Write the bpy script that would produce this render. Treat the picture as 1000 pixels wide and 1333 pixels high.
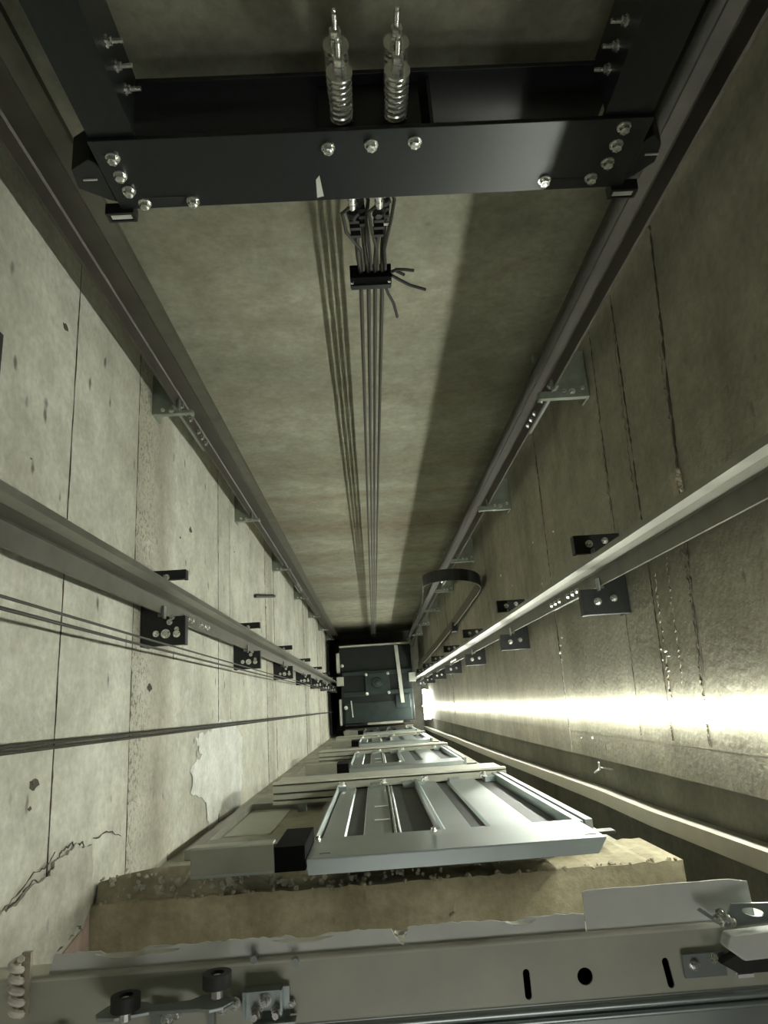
import bpy, bmesh, math, random
from mathutils import Vector, Matrix, Quaternion
from mathutils.geometry import tessellate_polygon

for o in list(bpy.data.objects):
    bpy.data.objects.remove(o)
C = bpy.context.scene.collection
SC = bpy.context.scene
rnd = random.Random(7)
H = 16.6                       # camera height over the pit floor; D = depth below the camera


def V(x, y, D):
    return Vector((x, y, H - D))


# ------------------------------------------------------------------ camera
F = 900.0
dn = Vector((488 - 500, -(917 - 666.5), -F)).normalized()
ax = Vector((1, .069, 0)); ax = (ax - dn * ax.dot(dn)).normalized()
az = -dn
ay = az.cross(ax)
cam = bpy.data.cameras.new('camera')
co = bpy.data.objects.new('camera', cam); C.objects.link(co)
cam.sensor_fit = 'VERTICAL'; cam.sensor_height = 36.0
cam.lens = F / 1333 * 36.0
cam.clip_start = .02
co.matrix_world = Matrix.Translation((0, 0, H)) @ Matrix((ax, ay, az)).to_4x4()
SC.camera = co

# ------------------------------------------------------------------ world, exposure
w = bpy.data.worlds.new('world'); SC.world = w; w.use_nodes = True
w.node_tree.nodes['Background'].inputs[0].default_value = (.8, .85, .8, 1)
w.node_tree.nodes['Background'].inputs[1].default_value = .02
SC.view_settings.view_transform = 'Standard'
SC.view_settings.look = 'None'
SC.view_settings.exposure = 2.25
SC.view_settings.gamma = 1.0
SC.view_settings.use_curve_mapping = False
LED_POWER = 22.0
LED_COL = (.965, 1.0, .90)
# daylight from the open landing doorway behind and above the camera
dl = bpy.data.lights.new('landing_daylight', 'AREA'); dl.shape = 'RECTANGLE'; dl.size = 1.0; dl.size_y = .6
dl.energy = 1.45; dl.color = (1.0, 1.0, .94)
do = bpy.data.objects.new('landing_daylight', dl); C.objects.link(do)
do.location = V(.15, -1.12, .45)
do.rotation_euler = (math.radians(70), 0, 0)

# ------------------------------------------------------------------ materials
def newmat(name):
    m = bpy.data.materials.new(name); m.use_nodes = True
    nt = m.node_tree
    return m, nt, nt.nodes['Principled BSDF']


def N(nt, typ, **kw):
    n = nt.nodes.new(typ)
    for k, v in kw.items():
        setattr(n, k, v)
    return n


def simple(name, col, rough=.5, metal=0.0, var=.12, scale=18, bump=.0, spec=.5, rv=.07):
    m, nt, b = newmat(name)
    tc = N(nt, 'ShaderNodeTexCoord')
    no = N(nt, 'ShaderNodeTexNoise'); no.inputs['Scale'].default_value = scale
    no.inputs['Detail'].default_value = 5
    nt.links.new(tc.outputs['Object'], no.inputs['Vector'])
    r = N(nt, 'ShaderNodeValToRGB')
    r.color_ramp.elements[0].position = .3; r.color_ramp.elements[1].position = .7
    r.color_ramp.elements[0].color = [c * (1 - var) for c in col] + [1]
    r.color_ramp.elements[1].color = [min(1, c * (1 + var)) for c in col] + [1]
    nt.links.new(no.outputs['Fac'], r.inputs['Fac'])
    nt.links.new(r.outputs['Color'], b.inputs['Base Color'])
    b.inputs['Roughness'].default_value = rough
    b.inputs['Metallic'].default_value = metal
    b.inputs['Specular IOR Level'].default_value = spec
    mr = N(nt, 'ShaderNodeMapRange')
    mr.inputs['To Min'].default_value = max(.05, rough - rv); mr.inputs['To Max'].default_value = min(1, rough + rv)
    nt.links.new(no.outputs['Fac'], mr.inputs['Value']); nt.links.new(mr.outputs['Result'], b.inputs['Roughness'])
    if bump:
        bp = N(nt, 'ShaderNodeBump'); bp.inputs['Strength'].default_value = bump; bp.inputs['Distance'].default_value = .004
        nt.links.new(no.outputs['Fac'], bp.inputs['Height']); nt.links.new(bp.outputs['Normal'], b.inputs['Normal'])
    return m


def concrete(name, lo, mid, hi, stain, scale=1.3, pits=.5, pit_scale=16, streak=.5, bump=.35, rough=.85, stain_amt=.5, pit_st=(1, .45, 1), gate_lo=.50, honey=None, stretch=(1, .4, 1), grain=(1, .12, 1), band=None):
    """cast concrete: broad mottling, streaks down the wall, blow holes, fine grain"""
    m, nt, b = newmat(name)
    L = nt.links.new
    tc = N(nt, 'ShaderNodeNewGeometry')
    def noise(sc, det, st=(1, 1, 1), rgh=.6):
        mp = N(nt, 'ShaderNodeMapping'); mp.inputs['Scale'].default_value = st
        L(tc.outputs['Position'], mp.inputs['Vector'])
        n = N(nt, 'ShaderNodeTexNoise'); n.inputs['Scale'].default_value = sc; n.inputs['Detail'].default_value = det
        n.inputs['Roughness'].default_value = rgh
        L(mp.outputs['Vector'], n.inputs['Vector'])
        return n
    def ramp(src, p0, p1, c0=(0, 0, 0, 1), c1=(1, 1, 1, 1)):
        r = N(nt, 'ShaderNodeValToRGB'); e = r.color_ramp.elements
        e[0].position = p0; e[1].position = p1; e[0].color = c0; e[1].color = c1
        L(src, r.inputs['Fac']); return r
    def mix(fac, a, bb, mode='MIX', f=1.0):
        x = N(nt, 'ShaderNodeMix', data_type='RGBA', blend_type=mode)
        if isinstance(fac, (int, float)): x.inputs['Factor'].default_value = fac
        else:
            if f != 1.0:
                mm = N(nt, 'ShaderNodeMath', operation='MULTIPLY'); mm.inputs[1].default_value = f
                L(fac, mm.inputs[0]); fac = mm.outputs[0]
            L(fac, x.inputs['Factor'])
        for s, v in (('A', a), ('B', bb)):
            if isinstance(v, (tuple, list)): x.inputs[s].default_value = tuple(v[:3]) + (1,)
            else: L(v, x.inputs[s])
        return x.outputs['Result']
    n1 = noise(scale, 8, stretch)
    r1 = ramp(n1.outputs['Fac'], .32, .68)
    r1.color_ramp.elements[0].color = tuple(lo) + (1,); r1.color_ramp.elements[1].color = tuple(hi) + (1,)
    e = r1.color_ramp.elements.new(.5); e.color = tuple(mid) + (1,)
    col = r1.outputs['Color']
    n2 = noise(3.0, 8, grain, .7)                            # board grain
    col = mix(ramp(n2.outputs['Fac'], .55, .75).outputs['Color'], col, stain, f=streak)
    n3 = noise(.8, 7, (1, 1, .6), .65)                       # broad stains
    col = mix(ramp(n3.outputs['Fac'], .52, .72).outputs['Color'], col, stain, f=stain_amt)
    if band:                                                 # stained belts at casting levels
        sx = N(nt, 'ShaderNodeSeparateXYZ'); L(tc.outputs['Position'], sx.inputs[0])
        nb = noise(1.6, 6)
        for zc, hw, amt in band:
            a = N(nt, 'ShaderNodeMath', operation='SUBTRACT'); L(sx.outputs['Z'], a.inputs[0]); a.inputs[1].default_value = zc
            a2 = N(nt, 'ShaderNodeMath', operation='MULTIPLY_ADD'); L(nb.outputs['Fac'], a2.inputs[0]); a2.inputs[1].default_value = hw * 1.6; L(a.outputs[0], a2.inputs[2])
            ab = N(nt, 'ShaderNodeMath', operation='ABSOLUTE'); L(a2.outputs[0], ab.inputs[0])
            mr = N(nt, 'ShaderNodeMapRange'); mr.inputs['From Min'].default_value = 0; mr.inputs['From Max'].default_value = hw
            mr.inputs['To Min'].default_value = amt; mr.inputs['To Max'].default_value = 0
            L(ab.outputs[0], mr.inputs['Value'])
            col = mix(mr.outputs['Result'], col, stain)
    n4 = noise(38, 5)
    col = mix(.35, col, mix(1.0, col, ramp(n4.outputs['Fac'], .25, .75, (.45, .45, .42, 1), (1.25, 1.25, 1.25, 1)).outputs['Color'], 'MULTIPLY'))
    n7 = noise(5.5, 9, (1, 1, 1), .7)                        # cloudy mottling
    col = mix(.6, col, mix(1.0, col, ramp(n7.outputs['Fac'], .33, .67, (.62, .61, .57, 1), (1.22, 1.22, 1.2, 1)).outputs['Color'], 'MULTIPLY'))
    mpv = N(nt, 'ShaderNodeMapping'); mpv.inputs['Scale'].default_value = pit_st
    L(tc.outputs['Position'], mpv.inputs['Vector'])
    vo = N(nt, 'ShaderNodeTexVoronoi'); vo.inputs['Scale'].default_value = pit_scale
    nz = noise(7, 3)
    add = N(nt, 'ShaderNodeVectorMath', operation='MULTIPLY_ADD')
    L(nz.outputs['Color'], add.inputs[0]); add.inputs[1].default_value = (.05, .05, .05); L(mpv.outputs['Vector'], add.inputs[2])
    L(add.outputs[0], vo.inputs['Vector'])
    pr = ramp(vo.outputs['Distance'], .07, .16, (1, 1, 1, 1), (0, 0, 0, 1))
    n5 = noise(2.2, 4)
    gate = ramp(n5.outputs['Fac'], gate_lo, gate_lo + .1)
    pm = N(nt, 'ShaderNodeMath', operation='MULTIPLY'); L(pr.outputs['Color'], pm.inputs[0]); L(gate.outputs['Color'], pm.inputs[1])
    col = mix(pm.outputs[0], col, [c * .25 for c in stain], f=pits)
    if honey:                                                # a belt of honeycombed concrete under a cast joint
        sx = N(nt, 'ShaderNodeSeparateXYZ'); L(tc.outputs['Position'], sx.inputs[0])
        for zc, hw in honey:
            mr = N(nt, 'ShaderNodeMapRange'); mr.inputs['From Min'].default_value = zc - hw; mr.inputs['From Max'].default_value = zc
            L(sx.outputs['Z'], mr.inputs['Value'])
            lt = N(nt, 'ShaderNodeMath', operation='LESS_THAN'); L(sx.outputs['Z'], lt.inputs[0]); lt.inputs[1].default_value = zc
            v2 = N(nt, 'ShaderNodeTexNoise'); v2.inputs['Scale'].default_value = 70; v2.inputs['Detail'].default_value = 4; L(tc.outputs['Position'], v2.inputs['Vector'])
            sp = ramp(v2.outputs['Fac'], .52, .62)
            n6 = noise(4, 5)
            r6 = ramp(n6.outputs['Fac'], .35, .65, (.35, .35, .35, 1))
            f1 = N(nt, 'ShaderNodeMath', operation='MULTIPLY'); L(mr.outputs['Result'], f1.inputs[0]); L(lt.outputs[0], f1.inputs[1])
            f3 = N(nt, 'ShaderNodeMath', operation='MULTIPLY'); L(f1.outputs[0], f3.inputs[0]); L(r6.outputs['Color'], f3.inputs[1])
            f2 = N(nt, 'ShaderNodeMath', operation='MULTIPLY'); L(f3.outputs[0], f2.inputs[0]); L(sp.outputs['Color'], f2.inputs[1])
            col = mix(f3.outputs[0], col, [c * 1.15 for c in stain], f=.55)
            col = mix(f2.outputs[0], col, [c * .3 for c in stain], f=.9)
    L(col, b.inputs['Base Color'])
    b.inputs['Roughness'].default_value = rough
    b.inputs['Specular IOR Level'].default_value = .3
    bp = N(nt, 'ShaderNodeBump'); bp.inputs['Strength'].default_value = bump; bp.inputs['Distance'].default_value = .006
    hs = N(nt, 'ShaderNodeMath', operation='SUBTRACT'); L(n4.outputs['Fac'], hs.inputs[0]); L(pm.outputs[0], hs.inputs[1])
    L(hs.outputs[0], bp.inputs['Height']); L(bp.outputs['Normal'], b.inputs['Normal'])
    return m


M = {}
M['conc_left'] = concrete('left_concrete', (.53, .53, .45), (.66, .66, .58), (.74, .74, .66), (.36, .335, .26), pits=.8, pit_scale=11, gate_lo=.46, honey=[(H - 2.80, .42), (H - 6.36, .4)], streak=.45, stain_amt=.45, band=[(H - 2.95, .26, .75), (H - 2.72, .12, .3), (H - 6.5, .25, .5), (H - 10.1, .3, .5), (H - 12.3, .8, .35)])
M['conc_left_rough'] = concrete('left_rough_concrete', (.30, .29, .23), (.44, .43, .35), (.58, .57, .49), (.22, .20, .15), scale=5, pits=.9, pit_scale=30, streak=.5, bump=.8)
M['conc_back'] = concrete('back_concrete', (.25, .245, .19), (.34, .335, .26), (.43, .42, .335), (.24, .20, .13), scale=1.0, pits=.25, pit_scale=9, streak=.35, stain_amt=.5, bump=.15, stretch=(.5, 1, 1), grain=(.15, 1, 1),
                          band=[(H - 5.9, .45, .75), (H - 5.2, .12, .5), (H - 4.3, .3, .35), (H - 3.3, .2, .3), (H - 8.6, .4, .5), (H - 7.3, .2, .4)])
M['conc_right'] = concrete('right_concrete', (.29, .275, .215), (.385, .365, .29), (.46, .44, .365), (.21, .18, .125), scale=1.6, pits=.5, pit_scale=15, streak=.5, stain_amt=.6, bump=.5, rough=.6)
M['conc_dark'] = concrete('recess_concrete', (.14, .14, .11), (.19, .185, .15), (.24, .235, .19), (.11, .10, .07), pits=.3, bump=.4)  # darker copy of the wall concrete: recess shade put into the colour
M['conc_slab'] = concrete('slab_concrete', (.33, .29, .19), (.42, .375, .255), (.50, .45, .32), (.20, .155, .085), scale=5, pits=.3, bump=.6, streak=.3)
M['conc_joint'] = simple('joint_mortar', (.09, .08, .06), .95)
M['conc_front'] = concrete('front_concrete', (.36, .345, .28), (.45, .44, .36), (.54, .53, .45), (.27, .225, .16), scale=3, pits=.4, bump=.4, streak=.4)
M['plaster'] = concrete('plaster', (.50, .49, .42), (.58, .57, .50), (.66, .65, .58), (.42, .38, .30), scale=5, pits=.3, streak=.2, stain_amt=.2, bump=.5)
M['splash_glare'] = concrete('splash_glare', (.78, .80, .76), (.84, .86, .83), (.88, .89, .87), (.55, .54, .47), scale=5, pits=.1, streak=.4, stain_amt=.2, bump=.2)  # white for the wall glare put into the colour, and for mortar splashes
M['mortar'] = concrete('mortar', (.36, .33, .24), (.46, .42, .32), (.56, .52, .41), (.28, .23, .15), scale=12, pits=.3, bump=1.0)
M['black'] = simple('black_paint', (.015, .018, .019), .33, 0, .15, 60, rv=.02)
M['blackbr'] = simple('black_bracket_paint', (.016, .018, .017), .45, 0, .3, 60, .2)
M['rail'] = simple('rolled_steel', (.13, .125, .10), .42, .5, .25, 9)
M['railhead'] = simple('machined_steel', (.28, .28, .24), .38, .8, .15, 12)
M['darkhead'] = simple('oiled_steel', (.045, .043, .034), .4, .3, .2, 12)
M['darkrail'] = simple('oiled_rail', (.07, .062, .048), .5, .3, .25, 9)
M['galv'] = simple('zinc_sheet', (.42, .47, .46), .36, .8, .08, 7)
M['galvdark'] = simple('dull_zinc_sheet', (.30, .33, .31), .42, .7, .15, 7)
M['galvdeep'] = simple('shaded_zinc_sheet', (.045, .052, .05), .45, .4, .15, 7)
M['bolt'] = simple('zinc_bolt', (.78, .78, .74), .28, .85, .1, 60)
M['chrome'] = simple('spring_steel', (.72, .72, .68), .25, .9, .1, 60)
M['rope'] = simple('greased_wire_rope', (.045, .042, .032), .6, .2, .4, 300)
M['rubber'] = simple('black_rubber', (.02, .02, .019), .6, 0, .2, 40)
M['beige'] = simple('beige_enamel', (.42, .425, .345), .45, 0, .08, 10)
M['beigelight'] = simple('light_beige_enamel', (.58, .57, .49), .5, 0, .06, 10)
M['film'] = simple('white_film', (.62, .63, .585), .5, 0, .06, 14, .1)
M['pvc'] = simple('ivory_plastic', (.58, .56, .47), .45, 0, .05, 10)
M['white'] = simple('white_plastic', (.8, .8, .78), .4, 0, .05, 20)
M['greenpl'] = simple('green_grey_plate', (.27, .30, .245), .5, .2, .2, 14)
M['carroof'] = simple('dark_green_roof_sheet', (.008, .013, .012), .42, .1, .25, 6)
M['carroof2'] = simple('green_black_steel', (.019, .032, .030), .42, .1, .2, 8)
M['carpanel'] = simple('pale_car_panel', (.55, .56, .50), .4, .2, .08, 8)
M['brownpanel'] = simple('dusty_panel', (.30, .28, .19), .55, .1, .3, 5)
M['duststrap'] = simple('dusty_flat_cable', (.13, .12, .085), .6, 0, .2, 20)
M['dustframe'] = simple('dusty_frame_steel', (.27, .265, .22), .5, .2, .15, 8)
M['void'] = simple('matt_black', (.004, .004, .004), .9, 0, .1, 20, spec=.1)
M['twist'] = simple('soiled_white_cord', (.72, .68, .60), .8, 0, .15, 60)
M['pink'] = simple('raw_plaster_pink', (.52, .40, .33), .85, 0, .2, 20, .3)

led, nt, b = newmat('led_diffuser')
b.inputs['Base Color'].default_value = (.9, .9, .85, 1)
b.inputs['Emission Color'].default_value = LED_COL + (1,)
b.inputs['Emission Strength'].default_value = LED_POWER
M['led'] = led

# ------------------------------------------------------------------ mesh helpers
ROOT = {}


class MB:
    def __init__(s):
        s.v = []; s.f = []

    def add(s, vs, fs):
        k = len(s.v)
        s.v += [Vector(p) for p in vs]
        s.f += [[i + k for i in f] for f in fs]
        return s

    def box(s, x0, x1, y0, y1, D0, D1):
        x0, x1 = sorted((x0, x1)); y0, y1 = sorted((y0, y1)); D0, D1 = sorted((D0, D1))
        vs = [V(x, y, D) for D in (D1, D0) for y in (y0, y1) for x in (x0, x1)]
        return s.add(vs, [(0, 2, 3, 1), (4, 5, 7, 6), (0, 1, 5, 4), (2, 6, 7, 3), (0, 4, 6, 2), (1, 3, 7, 5)])

    def prism(s, pts, d, holes=()):
        """planar polygon pts (3D) with holes, extruded by vector d"""
        loops = [[Vector(p) for p in pts]] + [[Vector(p) for p in h] for h in holes]
        flat = [p for l in loops for p in l]
        tris = tessellate_polygon(loops)
        n = len(flat); d = Vector(d)
        nm = Vector((0, 0, 0))
        l0 = loops[0]
        for i in range(len(l0)):
            nm += l0[i].cross(l0[(i + 1) % len(l0)])
        vs = flat + [p + d for p in flat]
        fs = []
        for t in tris:
            a, b_, c = (flat[i] for i in t)
            up = (b_ - a).cross(c - a).dot(d) > 0
            t = list(t)
            fs.append(t[::-1] if up else t)
            fs.append([i + n for i in (t if up else t[::-1])])
        k = 0
        ccw = nm.dot(d) > 0
        for li, l in enumerate(loops):
            m = len(l)
            a2 = Vector((0, 0, 0))
            for i in range(m): a2 += l[i].cross(l[(i + 1) % m])
            fwd = (a2.dot(d) > 0)
            if li: fwd = not fwd
            for i in range(m):
                j = (i + 1) % m
                q = [k + i, k + j, k + j + n, k + i + n]
                fs.append(q if fwd else q[::-1])
            k += m
        return s.add(vs, fs)

    def cyl(s, p0, p1, r, n=12, r1=None):
        p0 = Vector(p0); p1 = Vector(p1); r1 = r if r1 is None else r1
        a = (p1 - p0).normalized()
        u = a.orthogonal().normalized(); w_ = a.cross(u)
        vs = []
        for p, rr in ((p0, r), (p1, r1)):
            for i in range(n):
                t = 2 * math.pi * i / n
                vs.append(p + (u * math.cos(t) + w_ * math.sin(t)) * rr)
        fs = [[i, (i + 1) % n, (i + 1) % n + n, i + n] for i in range(n)]
        fs += [list(range(n))[::-1], [i + n for i in range(n)]]
        return s.add(vs, fs)

    def tube(s, path, r, n=8, ex=1.0):
        path = [Vector(p) for p in path]; vs = []; fs = []
        u = None
        for i, p in enumerate(path):
            t = (path[min(i + 1, len(path) - 1)] - path[max(i - 1, 0)]).normalized()
            u = t.orthogonal().normalized() if u is None else (u - t * u.dot(t)).normalized()
            w_ = t.cross(u)
            rr = r[i] if isinstance(r, (list, tuple)) else r
            for k in range(n):
                a = 2 * math.pi * k / n
                vs.append(p + (u * math.cos(a) + w_ * math.sin(a) * ex) * rr)
        for i in range(len(path) - 1):
            for k in range(n):
                fs.append([i * n + k, i * n + (k + 1) % n, (i + 1) * n + (k + 1) % n, (i + 1) * n + k])
        fs += [list(range(n))[::-1], [(len(path) - 1) * n + k for k in range(n)]]
        return s.add(vs, fs)

    def ribbon(s, path, width_dirs, wd, th):
        vs = []; fs = []
        path = [Vector(p) for p in path]
        for i, p in enumerate(path):
            t = (path[min(i + 1, len(path) - 1)] - path[max(i - 1, 0)]).normalized()
            wv = Vector(width_dirs[i] if isinstance(width_dirs, list) else width_dirs)
            wv = (wv - t * wv.dot(t)).normalized(); nn = t.cross(wv)
            for a, b_ in ((-1, -1), (1, -1), (1, 1), (-1, 1)):
                vs.append(p + wv * a * wd / 2 + nn * b_ * th / 2)
        for i in range(len(path) - 1):
            for k in range(4):
                fs.append([i * 4 + k, i * 4 + (k + 1) % 4, i * 4 + 4 + (k + 1) % 4, i * 4 + 4 + k])
        fs += [[3, 2, 1, 0], [len(vs) - 4 + k for k in range(4)]]
        return s.add(vs, fs)

    def lump(s, p, r, jit=.3, squash=(1, 1, 1), sub=1):
        bm = bmesh.new(); bmesh.ops.create_icosphere(bm, subdivisions=sub, radius=1)
        vs = []
        for v in bm.verts:
            k = 1 + rnd.uniform(-jit, jit)
            vs.append(Vector(p) + Vector((v.co.x * r * squash[0] * k, v.co.y * r * squash[1] * k, v.co.z * r * squash[2] * k)))
        fs = [[v.index for v in f.verts] for f in bm.faces]
        bm.free()
        return s.add(vs, fs)

    def build(s, name, mat, parent=None, label=None, smooth=False, bevel=0, kind=None, cat=None, group=None, origin=None):
        if parent is not None: org = ROOT[parent.name]
        elif origin is not None: org = Vector(origin)
        else:
            lo = Vector([min(p[i] for p in s.v) for i in range(3)]); hi = Vector([max(p[i] for p in s.v) for i in range(3)])
            org = Vector(((lo.x + hi.x) / 2, (lo.y + hi.y) / 2, lo.z))
        me = bpy.data.meshes.new(name)
        me.from_pydata([p - org for p in s.v], [], s.f); me.update()
        me.materials.append(mat)
        if smooth:
            for p in me.polygons: p.use_smooth = True
            try: me.set_sharp_from_angle(angle=math.radians(40))
            except Exception: pass
        o = bpy.data.objects.new(name, me); C.objects.link(o)
        if parent is not None: o.parent = parent
        else: o.location = org
        ROOT[o.name] = org
        if bevel:
            md = o.modifiers.new('bevel', 'BEVEL'); md.width = bevel; md.segments = 2; md.limit_method = 'ANGLE'
        if label: o['label'] = label
        if kind: o['kind'] = kind
        if cat: o['category'] = cat
        if group: o['group'] = group
        return o


def thing(name, label, cat, loc, group=None, kind=None):
    o = bpy.data.objects.new(name, None); C.objects.link(o)
    o.location = loc; ROOT[o.name] = Vector(loc); o.empty_display_size = .05
    if label: o['label'] = label
    if cat: o['category'] = cat
    if group: o['group'] = group
    if kind: o['kind'] = kind
    return o


def dup(root, off, label=None, mirror=False):
    r = root.copy(); C.objects.link(r); r.location = root.location + Vector(off)
    ROOT[r.name] = ROOT[root.name] + Vector(off)
    if label: r['label'] = label
    for ch in list(root.children):
        c = ch.copy(); C.objects.link(c); c.parent = r; ROOT[c.name] = ROOT[r.name]
        for g in list(ch.children):
            d = g.copy(); C.objects.link(d); d.parent = c; ROOT[d.name] = ROOT[r.name]
    return r


# shared bolt mesh: washer, hex head, stub; axis +Z, unit = 1 m scaled later
def bolt_mesh():
    mb = MB()
    z = Vector((0, 0, 0)); k = Vector((0, 0, 1))
    mb.cyl(z, k * .003, .0165, 16)
    mb.cyl(k * .003, k * .014, .0125, 6)
    mb.cyl(k * .014, k * .016, .0095, 12, .006)
    me = bpy.data.meshes.new('hex_bolt'); me.from_pydata(mb.v, [], mb.f); me.update(); me.materials.append(M['bolt'])
    return me


BOLT = bolt_mesh()


def bolt(parent, p, axis, s=1.0, name='bolt'):
    o = bpy.data.objects.new(name, BOLT); C.objects.link(o)
    o.parent = parent
    o.location = Vector(p) - ROOT[parent.name]
    o.rotation_mode = 'QUATERNION'
    o.rotation_quaternion = Vector((0, 0, 1)).rotation_difference(Vector(axis).normalized())
    o.scale = (s, s, s)
    ROOT[o.name] = ROOT[parent.name]
    return o


# ------------------------------------------------------------------ the shaft
XL, XR, YB = -.95, 1.10, 1.62
TOP = -1.6
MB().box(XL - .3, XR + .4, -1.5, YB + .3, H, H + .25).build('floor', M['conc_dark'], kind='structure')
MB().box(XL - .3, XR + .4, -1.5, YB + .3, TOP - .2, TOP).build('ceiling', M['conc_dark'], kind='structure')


def jag(a, b_, n, amp):
    """points a->b with a small random wander (2D tuples)"""
    out = []
    for i in range(n):
        t = i / n
        e = amp if 0 < i else 0
        out.append((a[0] + (b_[0] - a[0]) * t + rnd.uniform(-e, e) * (1 if abs(b_[1] - a[1]) > abs(b_[0] - a[0]) else 0),
                    a[1] + (b_[1] - a[1]) * t + rnd.uniform(-e, e) * (0 if abs(b_[1] - a[1]) > abs(b_[0] - a[0]) else 1)))
    return out


def panel_x(x, th, y0, y1, D00, D01, D10, D11, gap=.002, n=36, amp=.0022):
    """wall panel facing the shaft on plane x (thickness th outwards): D at (y0,y1) top and bottom"""
    pts = jag((y0, D00 + gap), (y1, D01 + gap), n, amp) + [(y1, D01 + gap)] + jag((y1, D11 - gap), (y0, D10 - gap), n, amp) + [(y0, D10 - gap)]
    return MB().prism([V(x, p[0], p[1]) for p in pts], (th, 0, 0))


# left wall
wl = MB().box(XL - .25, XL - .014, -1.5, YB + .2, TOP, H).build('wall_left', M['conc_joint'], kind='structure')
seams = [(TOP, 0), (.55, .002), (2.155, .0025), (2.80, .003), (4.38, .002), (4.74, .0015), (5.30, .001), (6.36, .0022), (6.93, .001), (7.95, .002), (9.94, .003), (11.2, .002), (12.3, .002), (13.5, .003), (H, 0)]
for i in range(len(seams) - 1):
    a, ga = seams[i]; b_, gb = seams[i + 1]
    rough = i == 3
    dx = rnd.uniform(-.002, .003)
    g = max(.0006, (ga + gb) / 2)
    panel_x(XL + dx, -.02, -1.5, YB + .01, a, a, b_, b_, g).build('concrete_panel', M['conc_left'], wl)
for D0, r0 in ((2.155, .0022), (2.80, .0032), (4.38, .0016), (4.74, .0012), (6.36, .003), (6.93, .0018), (9.94, .004), (13.5, .004), (7.95, .002), (12.3, .003)):
    for y0, y1 in ((-1.4, -.3), (-.3, .5), (.5, 1.6)):
        n = 30
        MB().tube([V(XL + .0015, y0 + (y1 - y0) * i / n, D0 + rnd.uniform(-.0015, .0015)) for i in range(n + 1)], [max(.0004, r0 * rnd.uniform(.2, 1.3)) for _ in range(n + 1)], 5).build('joint_line', M['conc_joint'], wl)
# tie holes: a broken mortar rim with a dark plug sitting in it
def at_left(y, D): return V(XL, y, D)
for y, D, r in ((1.275, 2.06, .020), (-.148, 2.05, .024), (-.21, 2.03, .010), (.133, 3.04, .030), (.986, 3.69, .026), (1.13, 4.9, .03), (.60, 4.9, .03), (.895, 3.49, .010), (.45, 3.6, .022), (.93, 6.4, .025), (.35, 6.9, .03), (.75, 1.9, .007), (1.0, 2.33, .006), (.5, 2.35, .007), (-.3, 2.6, .006)):
    MB().lump(at_left(y, D), r, .35, (.12, .6, 1.1), 2).build('tie_hole', M['conc_joint'], wl)
# short dark rods let into the wall
MB().cyl(V(XL + .012, .93, 5.73), V(XL + .012, 1.108, 6.9), .014, 8).build('rebar_stub', M['blackbr'], wl)
# soft reflection on the wall, put in as a ragged white patch
import itertools
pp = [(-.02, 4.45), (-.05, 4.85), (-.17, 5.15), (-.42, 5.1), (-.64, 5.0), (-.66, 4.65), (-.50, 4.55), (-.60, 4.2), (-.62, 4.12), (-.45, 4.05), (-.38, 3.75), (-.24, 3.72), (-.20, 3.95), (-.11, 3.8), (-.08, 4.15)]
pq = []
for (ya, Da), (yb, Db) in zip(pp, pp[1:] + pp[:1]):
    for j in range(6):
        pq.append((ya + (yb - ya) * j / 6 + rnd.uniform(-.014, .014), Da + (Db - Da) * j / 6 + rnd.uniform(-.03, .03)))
MB().prism([V(XL + .0032, y, D) for y, D in pq], (.0005, 0, 0)).build('glare_patch', M['splash_glare'], wl)

# back wall
wb = MB().box(XL - .3, XR + .4, YB + .014, YB + .28, TOP, H).build('wall_back', M['conc_joint'], kind='structure')
bs = [TOP, 2.78, 6.36, 9.94, 13.52, H]
for i in range(5):
    g = .0012
    pts = jag((XL - .02, bs[i] + g), (XR + .06, bs[i] + g), 30, .001) + [(XR + .06, bs[i] + g)] + jag((XR + .06, bs[i + 1] - g), (XL - .02, bs[i + 1] - g), 30, .001) + [(XL - .02, bs[i + 1] - g)]
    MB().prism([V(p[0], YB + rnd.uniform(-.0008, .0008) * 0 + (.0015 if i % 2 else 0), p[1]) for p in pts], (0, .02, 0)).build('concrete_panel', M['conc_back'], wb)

# right wall: upper leaf in lifts, a set-back strip beside the doors
wr = MB().box(XR + .014, XR + .3, -.335, YB + .2, TOP, H).build('wall_right', M['conc_joint'], kind='structure')
rs = [(TOP, TOP), (1.0, 1.0), (2.40, 2.10), (2.70, 2.56), (3.02, 2.86), (4.12, 4.06), (6.3, 6.3), (6.9, 6.9), (8.0, 8.0), (9.9, 9.9), (11.4, 11.4), (13.5, 13.5), (H, H)]
for i in range(len(rs) - 1):
    (a0, a1), (b0, b1) = rs[i], rs[i + 1]
    dx = rnd.uniform(-.003, .003)
    t = (-.215 + .335) / (1.62 + .335)
    am, bmid = a0 + (a1 - a0) * t, b0 + (b1 - b0) * t
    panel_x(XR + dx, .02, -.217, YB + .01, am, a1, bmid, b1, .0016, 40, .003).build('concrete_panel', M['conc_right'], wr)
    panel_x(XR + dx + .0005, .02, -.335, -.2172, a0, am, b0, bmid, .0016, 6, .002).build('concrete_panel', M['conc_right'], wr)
MB().box(XR + .05, XR + .3, -1.5, -.335, TOP, H).build('recess_face', M['conc_dark'], wr)
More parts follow.
